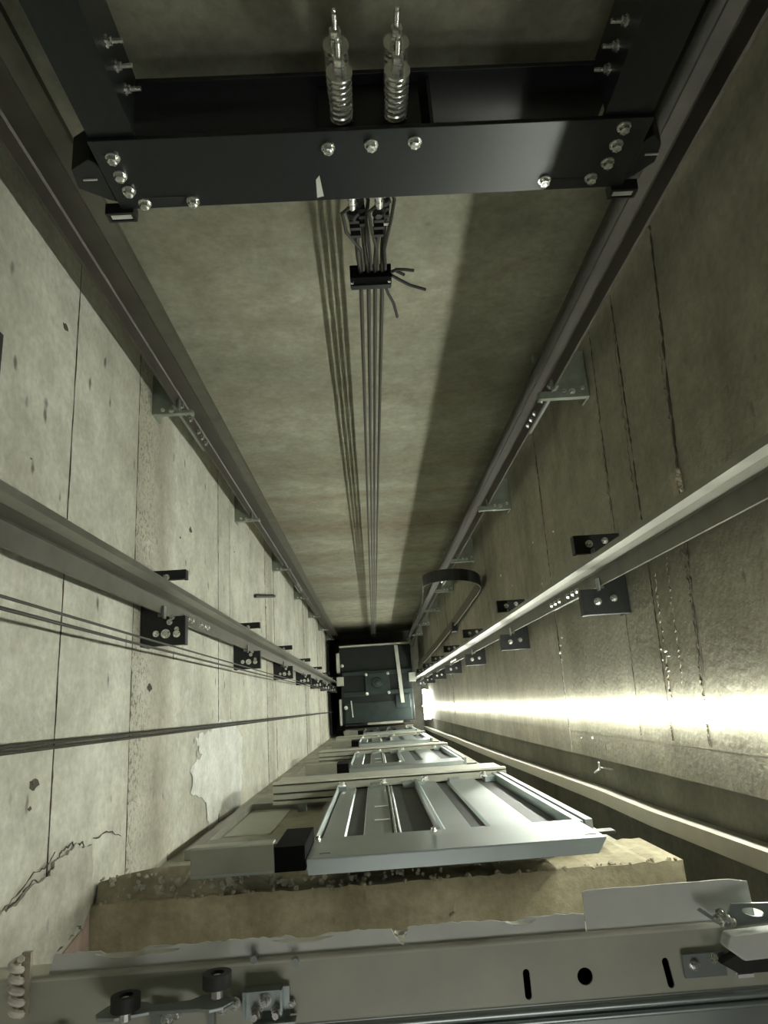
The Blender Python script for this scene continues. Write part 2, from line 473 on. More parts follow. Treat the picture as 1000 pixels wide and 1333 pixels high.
for (a0, a1), r0 in (((2.42, 2.12), .0045), ((2.70, 2.56), .003), ((3.02, 2.86), .0016), ((4.12, 4.06), .0018), ((6.3, 6.3), .002), ((6.9, 6.9), .0025), ((9.9, 9.9), .003)):
    for y0, y1 in ((-.2, -.135), (-.06, .4), (.4, 1.0), (1.0, 1.6)):
        n = 30
        f = lambda y: a0 + (a1 - a0) * (y + .335) / 1.955
        MB().tube([V(XR - .0015, y0 + (y1 - y0) * i / n, f(y0 + (y1 - y0) * i / n) + rnd.uniform(-.003, .003)) for i in range(n + 1)], [max(.0004, r0 * rnd.uniform(.0, 1.5)) for _ in range(n + 1)], 5).build('joint_line', M['conc_joint'], wr)
# ridges of squeezed-out mortar
for (D0, ya, yb, r) in ((2.33, .46, -.05, .005), (2.60, .42, -.05, .004), (2.48, .45, .0, .003), (2.22, 1.2, .70, .004), (2.60, 1.45, .68, .004), (2.90, 1.3, .75, .003)):
    n = 46
    path = [V(XR + .001 + rnd.uniform(-.002, .002), ya + (yb - ya) * i / n, D0 + (ya - (ya + (yb - ya) * i / n)) * .10 + rnd.uniform(-.010, .010)) for i in range(n + 1)]
    MB().tube(path, [r * rnd.uniform(.3, 1.3) for _ in path], 6).build('mortar_ridge', M['conc_right'], wr)
mb = MB()
mb.box(XR - .022, XR + .01, .60, .70, 2.24, 2.285)
for i in range(8): mb.lump(V(XR - .012, .60 + i * .0145, 2.24 + rnd.uniform(-.005, .005)), .011, .4)
mb.build('concrete_nib', M['mortar'], wr)
mb = MB()
for y, D, r in ((.259, 4.07, .02), (.22, 4.1, .017), (.30, 4.02, .013), (.18, 4.08, .012), (.12, 2.62, .012), (.10, 2.60, .010), (.13, 2.66, .009), (.09, 2.66, .008), (.05, 2.63, .012), (-.24, 3.7, .014), (-.25, 3.9, .012), (.62, 4.2, .014), (.66, 4.3, .018), (.95, 4.4, .014), (.9, 3.9, .014), (.8, 5.2, .02), (.95, 5.6, .02), (.7, 5.9, .02)):
    mb.lump(V(XR - .001, y, D), r, .4, (.25, .5, 1.2))
mb.build('mortar_splash', M['splash_glare'], wr, kind='stuff')

# front wall between the landings, and the deep gap at its right
wf = MB().box(XL - .1, .955, -.9, -.60, 2.62, H).build('wall_front', M['conc_front'], kind='structure')
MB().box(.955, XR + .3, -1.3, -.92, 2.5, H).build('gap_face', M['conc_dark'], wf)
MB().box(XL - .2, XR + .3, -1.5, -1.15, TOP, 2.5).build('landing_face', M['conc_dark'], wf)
# landing slab edge under the top header: broken arrises along its length
mb = MB()
n = 60
front = []
for i in range(n + 1):
    x = XL + .005 + (.970 - XL) * i / n
    front.append((x, -.556 + rnd.uniform(-.004, .004)))
mb.prism([V(x, y, 2.47) for x, y in front] + [V(.975, -1.2, 2.47), V(XL + .005, -1.2, 2.47)], V(0, 0, 2.86) - V(0, 0, 2.47))
slab = mb.build('trim_1', M['conc_slab'], kind='structure')
mb = MB()
for i in range(60):
    x = rnd.uniform(XL + .02, .96)
    mb.lump(V(x, -.556 + rnd.uniform(-.004, .006), 2.472 + rnd.uniform(-.004, .012)), rnd.uniform(.004, .011), .4)
mb.build('broken_arris', M['mortar'], slab, kind='stuff')
# mortar squeezed out along the foot of the slab at the left wall
mb = MB()
xs = [XL + .012, -.86, -.76, -.66, -.56, -.45, -.36]
ys = [-.500, -.485, -.472, -.470, -.478, -.50, -.545]
top = [V(x, y + rnd.uniform(-.008, .008), 2.52 + .04 * i / 6) for i, (x, y) in enumerate(zip(xs, ys))]
back = [V(x, -.557, 2.50) for x in xs]
bot = [V(x, -.557, 2.72) for x in xs]
k = len(xs)
mb.add(top + back + bot, [[i, i + 1, k + i + 1, k + i] for i in range(k - 1)] + [[i + 1, i, 2 * k + i, 2 * k + i + 1] for i in range(k - 1)])
mb.build('mortar_fillet', M['mortar'], slab)
mb = MB()
for i in range(150):
    x = rnd.uniform(XL + .02, -.30) if i < 110 else rnd.uniform(-.3, .2)
    y = rnd.uniform(-.55, -.485) if x < -.4 else rnd.uniform(-.556, -.53)
    mb.lump(V(x, y, 2.51 + rnd.uniform(-.006, .02)), rnd.uniform(.003, .010) * (1.4 if -.75 < x < -.5 else 1), .4)
mb.build('rubble', M['plaster'], slab, kind='stuff')
# small splinter of timber stuck on the slab
mb = MB(); mb.tube([V(.20, -.66, 2.462), V(.213, -.645, 2.44), V(.217, -.625, 2.452)], [.006, .005, .002], 5)
mb.build('splinter', M['mortar'], slab)

# plaster coat broken away low on the left wall
def lw(D, y): return V(XL + .004, y, D)
pl = [(1.75, -.46), (1.80, -.445), (1.86, -.452), (1.90, -.425), (1.97, -.435), (2.05, -.40), (2.14, -.405), (2.18, -.375), (2.26, -.365), (2.33, -.352), (2.38, -.375), (2.455, -.37), (2.46, -.47), (2.462, -.55), (2.40, -.60), (2.36, -.585), (2.33, -.60), (2.25, -.605), (2.15, -.64), (2.05, -.67), (1.95, -.71), (1.86, -.75), (1.82, -.86), (1.75, -.86)]
def dens(ps, n, amp):
    out = []
    for i in range(len(ps)):
        a, b_ = ps[i], ps[(i + 1) % len(ps)]
        for j in range(n):
            t = j / n
            out.append((a[0] + (b_[0] - a[0]) * t + rnd.uniform(-amp, amp), a[1] + (b_[1] - a[1]) * t + rnd.uniform(-amp, amp)))
    return out
MB().prism([lw(D, y) for D, y in dens(pl, 5, .006)], (.009, 0, 0)).build('plaster_coat', M['plaster'], wl)
pl2 = [(2.41, -.605), (2.462, -.56), (2.466, -.80), (1.95, -.80), (1.9, -.745), (2.05, -.69), (2.2, -.645)]
MB().prism([lw(D, y) for D, y in dens(pl2, 4, .004)], (.005, 0, 0)).build('raw_plaster', M['pink'], wl)


for ps in ([(1.78, -.44), (1.88, -.43), (1.97, -.405), (2.06, -.375), (2.14, -.372), (2.19, -.34)], [(1.92, -.43), (2.0, -.41), (2.05, -.395), (2.12, -.41), (2.2, -.372), (2.23, -.35), (2.30, -.345), (2.32, -.36), (2.37, -.352), (2.39, -.375)],
           [(1.93, -.70), (2.05, -.672), (2.15, -.642), (2.25, -.607), (2.33, -.60), (2.36, -.583), (2.40, -.598), (2.45, -.56)], [(2.46, -.36), (2.60, -.36), (2.75, -.40)]):
    q = dens(ps, 5, .005)[:-5]
    MB().tube([V(XL + .0095, y, D) for D, y in q], [rnd.uniform(.0006, .0028) for _ in q], 5).build('crack', M['conc_joint'], wl)

# ------------------------------------------------------------------ light strip down the right wall
ledx, ledy = XR - .007, -.098
t = thing('light_strip', 'glowing white light strip running straight down the right concrete wall', 'light', V(ledx, ledy, 16.3))
LT = 1.12
MB().box(ledx - .001, ledx + .0030, ledy - .008, ledy + .008, LT - .02, 16.3).build('backing_channel', M['white'], t)
prof = [(-.014 * math.sin(math.pi * i / 10) - .0015, -.0135 * math.cos(math.pi * i / 10)) for i in range(11)]
MB().prism([V(ledx + a, ledy + b2, LT) for a, b2 in prof], V(0, 0, 16.3) - V(0, 0, LT)).build('diffuser', M['led'], t, 'glowing white diffuser')
t = thing('work_light', 'short glowing tube lamp standing upright beside the dark car roof at the shaft foot', 'light', V(1.0, -.1, 14.15))
MB().cyl(V(.985, .22, 14.2), V(.985, -.36, 14.2), .020, 12).build('tube', M['led'], t, 'glowing white tube')
MB().box(1.005, 1.094, .22, -.36, 14.215, 14.23).build('housing', M['white'], t)
for yy in (.22, -.36): MB().box(.96, 1.02, yy, yy + .02, 14.17, 14.235).build('end_cap', M['white'], t)


# ------------------------------------------------------------------ guide rails
def rail(name, label, xf, sgn, yc, half, blade, D0, D1, sections, joints, m1='rail', m2='railhead'):
    """sgn = direction of the blade along x"""
    t = thing(name, label, 'rail', V(xf, yc, D1))
    nk = blade * .60
    pr_ = [(-.0, -half), (.010, -half), (.014, -.012), (.020, -.007), (nk, -.007), (nk + .006, -.0105), (blade, -.0105),
           (blade, .0105), (nk + .006, .0105), (nk, .007), (.020, .007), (.014, .012), (.010, half), (0, half)]
    for a, b_ in zip(sections[:-1], sections[1:]):
        MB().prism([V(xf + sgn * u, yc + v, a + .0008) for u, v in pr_[:5] + pr_[9:]], V(0, 0, b_ - .0008) - V(0, 0, a + .0008)).build('rail_section', M[m1], t)
        MB().prism([V(xf + sgn * u, yc + v, a + .0008) for u, v in ((nk - .001, -.0072), (nk + .006, -.0105), (blade, -.0105), (blade, .0105), (nk + .006, .0105), (nk - .001, .0072))], V(0, 0, b_ - .0008) - V(0, 0, a + .0008)).build('rail_head', M[m2], t)
    for j in joints:
        MB().box(xf - sgn * .001, xf - sgn * .016, yc - half * .95, yc + half * .95, j - .3, j + .3).build('fishplate', M['galvdark'], t)
        for dd in (-.24, -.16, -.08, .08, .16, .24):
            for s in (-1, 1):
                bolt(t, V(xf + sgn * .010, yc + s * half * .62, j + dd), (sgn, 0, 0), .9)
    return t


CY = .487
rail('guide_rail', 'grey steel guide rail crossing the pale left wall in front of its black brackets', -.862, 1, CY, .070, .120, .3, 16.3, [.3, 3.42, 8.42, 13.42, 16.3], [3.42, 8.42])
rail('guide_rail', 'shiny steel guide rail crossing the brown right wall above the light strip', .985, -1, CY, .070, .120, .3, 16.3, [.3, 3.42, 8.42, 13.42, 16.3], [3.42, 8.42])
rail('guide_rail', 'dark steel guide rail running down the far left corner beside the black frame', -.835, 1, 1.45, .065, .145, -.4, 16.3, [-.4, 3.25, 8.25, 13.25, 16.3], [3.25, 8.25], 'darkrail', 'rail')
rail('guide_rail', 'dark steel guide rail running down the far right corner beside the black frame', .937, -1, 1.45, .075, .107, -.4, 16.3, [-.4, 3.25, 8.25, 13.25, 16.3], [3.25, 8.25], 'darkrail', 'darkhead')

ORD = ['nearest', 'second', 'third', 'fourth', 'fifth', 'sixth', 'seventh']


def bracket(label, group, xw, xi, xf, y0, y1, yr, half, D, mat, bolts, th=.008):
    """U-shaped horizontal plate from the wall xw, its two ears reaching past the rail foot at xf to xi"""
    s = 1 if xi > xw else -1
    t = thing('rail_bracket', label, 'bracket', V(xw, (y0 + y1) / 2, D + .11), group)
    xb = xf - s * .018
    g = half + .008
    MB().prism([V(xw, y0, D), V(xi, y0, D), V(xi, yr - g, D), V(xb, yr - g, D), V(xb, yr + g, D), V(xi, yr + g, D), V(xi, y1, D), V(xw, y1, D)], (0, 0, -th)).build('top_plate', mat, t, bevel=.002)
    MB().box(xw, xw + s * th, y0, y1, D + th, D + .11).build('wall_plate', mat, t)
    for a, b_ in ((y0, yr - g), (yr + g, y1)):
        MB().box(xi - s * .014, xi, a, b_, D + th, D + .045).build('front_lip', mat, t)
        MB().box(xw + s * .01, xi - s * .016, a, a + .006, D + th, D + .03).build('side_lip', mat, t)
    # clip that grips the rail foot
    for k in (-1, 1):
        MB().box(xf + s * .0150, xf + s * .022, yr + k * half * .55, yr + k * (half + .02), D - .045, D - .012).build('rail_clip', M['galvdark'], t)
    for bx, by, sc in bolts:
        bolt(t, V(bx, by, D), (0, 0, 1), sc)
    return t


def series(label, group, first, nlev, step):
    for k in range(1, nlev):
        dup(first, (0, 0, -step * k), label.format(ORD[k]))


ll = '{} black rail bracket from the top under the steel rail on the left wall'
a = bracket(ll.format('nearest'), 'black brackets on the left wall', XL, -.765, -.862, .290, .605, CY, .07, 2.9, M['blackbr'],
            [(-.80, .335, .9), (-.845, .338, 1.15), (-.885, .34, .8), (-.83, .385, .75), (-.82, .405, .7), (-.845, .575, .75), (-.80, .355, .6)])
series(ll, '', a, 7, 1.95)
lr = '{} black rail bracket from the top under the shiny rail on the right wall'
a = bracket(lr.format('nearest'), 'black brackets on the right wall', XR, .90, .985, .300, .645, CY, .07, 2.9, M['blackbr'],
            [(.965, .355, 1.0), (1.035, .365, .9), (.965, .605, 1.0), (1.035, .615, .9)])
series(lr, '', a, 7, 1.95)
ll = '{} green grey bracket plate from the top holding the far left corner rail'
a = bracket(ll.format('nearest'), 'green grey brackets on the left wall', XL, -.765, -.835, 1.36, 1.56, 1.45, .066, 2.98, M['greenpl'], [(-.86, 1.375, .8), (-.90, 1.38, .6)])
series(ll, '', a, 7, 1.95)
lr = '{} green grey bracket plate from the top holding the far right corner rail'
a = bracket(lr.format('nearest'), 'green grey brackets on the right wall', XR, .86, .937, 1.33, 1.57, 1.45, .076, 2.98, M['greenpl'], [(1.02, 1.36, .9), (1.07, 1.375, .7), (.98, 1.365, .7)])
series(lr, '', a, 7, 1.95)

# ------------------------------------------------------------------ hitch frame with springs at the back
YF, YK = 1.320, 1.490
hf = thing('hitch_frame', 'black bolted steel crosshead frame hung between the two rear corner rails', 'frame', V(.09, YF, 1.6))
MB().box(-.598, .762, YF, YF + .012, 1.345, 1.578).build('front_channel', M['black'], hf, bevel=.002)
MB().box(-.598, .762, YF + .012, YF + .055, 1.566, 1.578).build('front_flange', M['black'], hf)
MB().box(-.56, .70, YK, YK + .012, 1.345, 1.578).build('rear_channel', M['black'], hf, bevel=.002)
MB().box(-.56, .70, YK - .05, YK, 1.566, 1.578).build('rear_flange', M['black'], hf)
MB().box(-.05, .20, YF + .013, YK - .001, 1.376, 1.396).build('spring_seat', M['black'], hf)
MB().box(.22, .228, YF + .013, YK - .001, 1.36, 1.56).build('stiffener', M['black'], hf)
for x0, x1 in ((-.595, -.487), (.640, .757)):
    inner = x1 if x0 < 0 else x0
    s = -1 if x0 < 0 else 1
    MB().box(x0, x1, YF + .0125, YF + .022, -.3, 1.56).build('upright_web', M['black'], hf)
    MB().box(inner, inner + s * .010, YF + .022, YK + .01, -.3, 1.34).build('upright_flange', M['black'], hf)
    outer = x0 if x0 < 0 else x1
    MB().box(outer, outer - s * .010, YF + .022, YF + .07, -.3, 1.56).build('upright_lip', M['black'], hf)
    for D in (1.16, 1.22, 1.28):
        bolt(hf, V(inner - s * .0, 1.40, D), (-s, 0, 0), .8)
        MB().cyl(V(inner - s * .010, 1.40, D), V(inner - s * .035, 1.40, D), .005, 8).build('bolt_shank', M['bolt'], hf)
for x, D in ((-.555, 1.396), (-.557, 1.454), (-.554, 1.508), (-.528, 1.556), (-.401, 1.556), (-.032, 1.394), (.074, 1.391), (.181, 1.387), (.694, 1.370), (.694, 1.426), (.691, 1.485), (.663, 1.538), (.538, 1.539)):
    bolt(hf, V(x, YF, D), (0, -1, 0), 1.05)
# slots left open beside the lower bolts, shown as sunk black strips
for x0, x1 in ((-.515, -.415), (.552, .650)):
    MB().box(x0, x1, YF - .0012, YF, 1.536, 1.546).build('slot_strip', M['rubber'], hf)
mb = MB(); mb.prism([V(-.070, YF - .0012, 1.500), V(-.060, YF - .0012, 1.485), V(-.054, YF - .0012, 1.56), V(-.072, YF - .0012, 1.565)], (0, .001, 0))  # reflection on the beam put in as a pale strip
mb.build('beam_glint', M['film'], hf, 'pale glint painted on the black beam')
# guide shoes gripping the corner rails
for s, xa, xb in ((-1, -.600, -.672), (1, .765, .815)):
    mb = MB()
    pts = [(xa, 1.43), (xa + s * .02, 1.405), (xb, 1.435), (xb + s * .008, 1.50), (xa + s * .02, 1.545), (xa, 1.555)]
    mb.prism([V(x, YF + .005, D) for x, D in pts], (0, .10, 0))
    mb.build('shoe_block', M['blackbr'], hf, bevel=.003)
    MB().box(xa + s * .02, xa + s * .055, YF + .001, YF + .005, 1.466, 1.470).build('shoe_liner', M['film'], hf, 'pale liner edge')
    mb = MB(); xo = xa - s * .035
    mb.box(xo, xo + s * .075, YF - .012, YF + .02, 1.575, 1.583)
    mb.box(xo, xo + s * .075, YF - .012, YF + .02, 1.606, 1.612)
    mb.box(xo, xo + s * .008, YF - .012, YF + .02, 1.583, 1.606)
    mb.box(xo + s * .067, xo + s * .075, YF - .012, YF + .02, 1.583, 1.606)
    mb.build('shoe_bracket', M['blackbr'], hf)
    MB().box(xo + s * .010, xo + s * .064, YF - .010, YF - .004, 1.586, 1.602).build('shoe_insert', M['film'], hf, 'pale plastic insert')

# spring rods
rods = []
for rk, (x, y) in enumerate(((.006, 1.372), (.137, 1.372), (.002, 1.452), (.140, 1.452))):
    lab = ['front left', 'front right', 'rear left', 'rear right'][rk] + ' coil spring rod standing in the black crosshead frame'
    t = thing('spring_rod', lab, 'spring', V(x, y, 1.376), 'coil spring rods in the crosshead')
    Dt = 1.238
    path = []
    turns = 8.2
    for i in range(int(turns * 14) + 1):
        a_ = 2 * math.pi * i / 14
        path.append(V(x + .0235 * math.cos(a_), y + .0235 * math.sin(a_), 1.368 - (1.368 - Dt - .006) * i / (turns * 14)))
    MB().tube(path, .0052, 7).build('spring', M['chrome'], t, smooth=True)
    MB().cyl(V(x, y, 1.3735), V(x, y, 1.158), .0075, 10).build('rod', M['chrome'], t, smooth=True)
    MB().cyl(V(x, y, Dt), V(x, y, Dt - .005), .030, 20).build('spring_washer', M['chrome'], t, smooth=True)
    MB().cyl(V(x, y, Dt - .005), V(x, y, Dt - .024), .0145, 6).build('nut', M['bolt'], t)
    MB().cyl(V(x, y, Dt - .027), V(x, y, Dt - .042), .0135, 6).build('nut', M['bolt'], t)
    MB().cyl(V(x, y, 1.166), V(x, y, 1.150), .004, 8).build('split_pin', M['bolt'], t)

# ropes: socket under the frame, tied loop, clamp bar, then straight down the shaft
RX = [.041, .067, .090, .114]
for i, x in enumerate(RX):
    sx = (.028, .105)[i // 2] + (.012 if i % 2 else -.006); sy = (1.385, 1.425)[i % 2]
    lab = ['leftmost', 'second from left', 'third from left', 'rightmost'][i] + ' of the four dark steel hoist ropes hanging below the frame'
    t = thing('hoist_rope', lab, 'rope', V(x, 1.405, 16.3), 'hoist ropes below the crosshead')
    p = [V(sx, sy, 1.69)]
    for k in range(1, 9):
        q = k / 8
        p.append(V(sx + (x - sx) * q + .006 * math.sin(q * 6.0) * (1 - q), sy + (1.405 - sy) * q + .006 * math.sin(q * 5) * (1 - q), 1.70 + .33 * q))
    p += [V(x, 1.405, 2.08), V(x - .004, 1.405, 5), V(x - .012 * .8, 1.405, 10), V(x - .018, 1.405, 16.3)]
    MB().tube(p, .0075, 8).build('rope_strand', M['rope'], t, smooth=True)
    # socket
    MB().cyl(V(sx, sy, 1.585), V(sx, sy, 1.69), .0155, 12, .012).build('socket', M['bolt'] if sy < 1.40 else M['galvdark'], t, 'bright wedge socket' if sy < 1.40 else None, smooth=True)
    MB().lump(V(sx, sy, 1.715), .019, .25, (1, 1, 1.2), 2).build('tape_wrap', M['rubber'], t)
    # dead end doubled back and tied
    q = [V(sx + .014, sy, 1.665), V(sx + .03 * (1 if i % 2 else -1), sy - .01, 1.70), V(sx + .022 * (1 if i % 2 else -1), sy - .012, 1.78), V(x + .004, 1.395, 1.90), V(x + .008, 1.394, 1.96), V(x + .009, 1.398, 2.01)]
    MB().tube(q, .0055, 7).build('dead_end', M['rope'], t, smooth=True)
    for D in (1.735, 1.765, 1.80):
        cx = sx + (x - sx) * (D - 1.70) / .33
        MB().box(cx - .014, cx + .016, sy - .016, sy + .014, D - .006, D + .006).build('rope_clip', M['bolt'] if (i == 3 and D > 1.78) else M['rubber'], t)
t = thing('rope_clamp', 'short black clamp bar tying the four hoist ropes together below the frame', 'clamp', V(.073, 1.40, 2.09))
MB().box(.004, .144, 1.380, 1.3955, 2.025, 2.088).build('clamp_bar', M['void'], t, bevel=.002)
MB().box(.004, .144, 1.4145, 1.430, 2.025, 2.088).build('clamp_bar', M['void'], t, bevel=.002)
for xx in (.010, .136): MB().cyl(V(xx, 1.40, 2.05), V(xx, 1.375, 2.05), .005, 8).build('clamp_screw', M['bolt'], t)
for xx in (.006, .134): MB().box(xx, xx + .008, 1.3955, 1.4145, 2.03, 2.085).build('clamp_spacer', M['void'], t)
MB().box(.006, .142, 1.374, 1.380, 2.062, 2.086).build('clamp_edge', M['black'], t)
for tail, r in (([V(.146, 1.40, 2.03), V(.16, 1.40, 2.018), V(.19, 1.402, 2.024), V(.220, 1.405, 2.036)], .0055), ([V(.146, 1.412, 2.045), V(.158, 1.415, 2.045), V(.19, 1.41, 2.065)], .0055),
                ([V(.146, 1.40, 2.050), V(.17, 1.40, 2.075), V(.21, 1.402, 2.115), V(.268, 1.405, 2.152)], .0058), ([V(.124, 1.388, 2.096), V(.135, 1.388, 2.14), V(.155, 1.388, 2.20), V(.172, 1.392, 2.30)], .0055)):
    MB().tube(tail, r, 8).build('taped_rope_end', M['rubber'], t, smooth=True)

# ------------------------------------------------------------------ thin cables along the left wall
t = MB().tube([V(-.875, -.034, .6), V(-.875, -.05, 4), V(-.85, -.09, 16.0)], .0045, 8).build('governor_rope', M['rope'], label='upper thin dark rope of the close pair crossing low on the left wall', cat='rope', group='governor ropes')
t = MB().tube([V(-.875, -.048, .6), V(-.878, -.064, 4), V(-.85, -.10, 16.0)], .0045, 8).build('governor_rope', M['rope'], label='lower thin dark rope of the close pair crossing low on the left wall', cat='rope', group='governor ropes')
t = MB().tube([V(-.75, .266, .6), V(-.75, .262, 2.2), V(-.745, .264, 5), V(-.74, .29, 14.4)], .0038, 8).build('thin_cable', M['rope'], label='upper thin cable stretched just below the left guide rail', cat='cable', group='cables below the left rail')
t = MB().tube([V(-.75, .242, .6), V(-.75, .238, 2.2), V(-.745, .242, 5), V(-.74, .275, 14.4)], .0045, 8).build('thin_cable', M['rope'], label='lower thin cable stretched just below the left guide rail', cat='cable', group='cables below the left rail')
mb = MB(); mb.cyl(V(XL, .96, 1.62), V(XL + .02, .96, 1.62), .045, 16).box(XL, XL + .015, .90, 1.02, 1.50, 1.675)
mb.build('wall_anchor', M['rubber'], label='dark rounded anchor on the left wall at the picture edge', cat='anchor')

# ------------------------------------------------------------------ travelling cable looped at the right
t = thing('travelling_cable', 'flat black travelling cable hanging in a loop by the far right wall', 'cable', V(1.0, 1.0, 14.4))
path = []; wd = []
for i in range(13):
    q = i / 12
    path.append(V(1.03 - .10 * (1 - q) ** 2 + .043 * math.sin(q * math.pi / 2), .70 + .33 * q, 14.3 - (14.3 - 6.6) * q)); wd.append((0, 1, 0))
for i in range(1, 15):
    a_ = math.pi * i / 15
    path.append(V(.805 + .268 * math.cos(a_), 1.035 + .07 * i / 15, 6.6 - .50 * math.sin(a_))); wd.append((0, 1, 0))
for i in range(9):
    q = i / 8
    path.append(V(.537 + .36 * q ** .8, 1.105 + .05 * q, 6.6 + 8.5 * q)); wd.append((.0, 1, 0) if i < 1 else (.35, 1, 0))
MB().ribbon(path[:14], wd[:14], .105, .012).build('rising_run', M['duststrap'], t, 'dusty tan run of the cable on the wall')
MB().ribbon(path[12:28], wd[12:28], .105, .012).build('bend', M['rubber'], t, 'matt black bend of the cable')
MB().ribbon(path[26:], wd[26:], .02, .010).build('falling_run', M['rope'], t)
MB().box(1.03, XR - .005, .82, .93, 8.75, 8.95).build('cable_clip', M['blackbr'], t)

# ------------------------------------------------------------------ cable duct by the doors
t = thing('cable_duct', 'ivory plastic cable duct running down the right wall beside the landing doors', 'duct', V(1.1, -.5, 16.3))
Ds = [.9, 2.0, 2.55, 3.0, 3.6, 3.68, 4.4, 5.2, 6.2, 6.28, 8.0, 10, 12, 14, 16.3]
off = [-.452, -.455, -.462, -.468, -.463, -.463, -.468, -.474, -.484, -.484, -.495, -.50, -.51, -.52, -.53]
for i in range(len(Ds) - 1):
    g = .0
    if i in (4, 8): continue
    a, b_ = Ds[i], Ds[i + 1]
    if i in (3, 7): b_ = Ds[i + 2] - .004
    oa = off[i]; ob = off[i + 1] if i not in (3, 7) else off[i + 2]
    x0, x1 = 1.078, XR + .049
    vs = []
    for D, o in ((a, oa), (b_, ob)):
        vs += [V(x0, o - .076, D), V(x1, o - .076, D), V(x1, o - .018, D), V(x0, o - .018, D)]
    MB().add(vs, [(0, 1, 2, 3), (7, 6, 5, 4), (0, 4, 5, 1), (1, 5, 6, 2), (2, 6, 7, 3), (3, 7, 4, 0)]).build('duct_length', M['pvc'], t)
t = MB().tube([V(1.15, -.385, 3.6), V(1.10, -.375, 3.63), V(1.075, -.40, 3.66), V(1.07, -.375, 3.55), V(1.06, -.34, 3.52)], .004, 6).build('tie_wire', M['white'], label='short pale wire end curling off the right wall above the ivory duct', cat='wire')
MB().add([V(1.15, -.38, 3.6)] , [])

# ------------------------------------------------------------------ landing doors
P = 3.56
names = ['nearest', 'second nearest', 'third nearest', 'farthest']
ld = thing('landing_door', 'nearest landing door with the widest zinc hood, just below the rubble strewn slab', 'door', V(.2, -.5, 4.6), 'landing doors down the front wall')
HX0, HX1, HY = -.237, .690, -.44
T0, T1 = 2.32, 2.655
MB().box(HX0, HX1, HY - .004, HY, T0, T1).build('hood', M['galv'], ld, bevel=.0015)
mb = MB(); mb.prism([V(HX0, HY - .004, T0 + .003), V(HX1, HY - .004, T0 + .003), V(HX1 - .030, HY - .046, T0 + .003), V(HX0 + .004, HY - .046, T0 + .003)], (0, 0, .003))
mb.build('hood_flange', M['galv'], ld)
MB().box(HX0 + .06, HX1 - .10, -.55, HY - .02, T0 + .30, T0 + .31).build('hood_mount', M['rubber'], ld)
for x, D in ((HX0 + .035, T0 + .06), (HX1 - .05, T0 + .05)):
    MB().box(x, x + .035, HY, HY + .0012, D, D + .006).build('hood_slot', M['rubber'], ld)
# fixed header at the left of the hood, with a black block for the shaded open end
MB().box(-.585, -.335, -.462, -.390, 2.305, 2.309).build('fixed_header', M['dustframe'], ld)
MB().box(-.585, -.335, -.390, -.384, 2.303, 2.36).build('header_lip', M['beige'], ld, bevel=.001)
MB().box(-.585, -.335, -.470, -.462, 2.305, 2.56).build('header_back', M['galvdark'], ld)
MB().box(-.333, -.240, -.470, -.400, 2.312, 2.64).build('open_end_shade', M['void'], ld, 'black block for the shaded open end of the header')
# side frame with a recessed dusty sheet
for (x0, x1, D0, D1) in ((-.865, -.810, 3.30, 5.02), (-.335, -.275, 3.30, 5.02), (-.810, -.335, 3.30, 3.52), (-.810, -.335, 4.72, 5.02)):
    MB().box(x0, x1, -.597, -.556, D0, D1).build('side_frame_bar', M['dustframe'], ld, bevel=.002)
MB().box(-.810, -.335, -.599, -.592, 3.52, 4.72).build('side_sheet', M['brownpanel'], ld, 'dusty tan sheet in the side frame')
MB().box(-.80, -.56, -.592, -.590, 3.8, 4.6).build('side_sheet_band', M['beige'], ld, 'paler strip of the side sheet')
# left door leaf
def leaf(nm, x0, x1, ribs, base):
    d = MB().box(x0, x1, -.505, -.485, 2.67, 4.485).build('door_leaf', base, ld, nm)
    for (a, b_, y, m) in ribs:
        lo, hi = 2.672, 4.47
        MB().prism([V(a, -.485, lo), V(a + .006, y, lo), V(b_ - .006, y, lo), V(b_, -.485, lo)], V(0, 0, hi) - V(0, 0, lo)).build('stiffener', M[m], d)
    for xx in (x0 + .03, (x0 + x1) / 2, x1 - .03):
        MB().box(xx - .03, xx + .03, -.484, -.455, 4.36, 4.47).build('guide_shoe', M['galv'], d)
    return d
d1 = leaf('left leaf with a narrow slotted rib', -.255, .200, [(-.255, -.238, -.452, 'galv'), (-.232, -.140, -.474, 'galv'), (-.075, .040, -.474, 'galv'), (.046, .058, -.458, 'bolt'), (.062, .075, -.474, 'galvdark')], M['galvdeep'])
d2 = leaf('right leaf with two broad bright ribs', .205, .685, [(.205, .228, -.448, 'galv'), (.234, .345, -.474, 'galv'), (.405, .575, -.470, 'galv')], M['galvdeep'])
for D in (3.15, 3.55):
    MB().box(-.03, .035, -.4695, -.4675, D, D + .02).build('slot_label', M['white'], d1, 'thin white slot')
for x in (-.225, .02, .27, .62):
    bolt(ld, V(x, -.455, 4.40), (0, 1, 0), 1.6)
MB().box(.690, .715, -.50, -.447, 2.66, 4.56).build('jamb_channel', M['galv'], ld, bevel=.002)
MB().box(.722, .750, -.50, -.443, 2.66, 4.56).build('jamb_channel', M['galvdark'], ld, bevel=.002)
MB().box(.750, .84, -.505, -.495, 2.70, 2.76).build('jamb_arm', M['blackbr'], ld)
# hood screws
for x in (HX0 + .01, .18): bolt(ld, V(x, HY, 2.64), (0, 1, 0), .7)
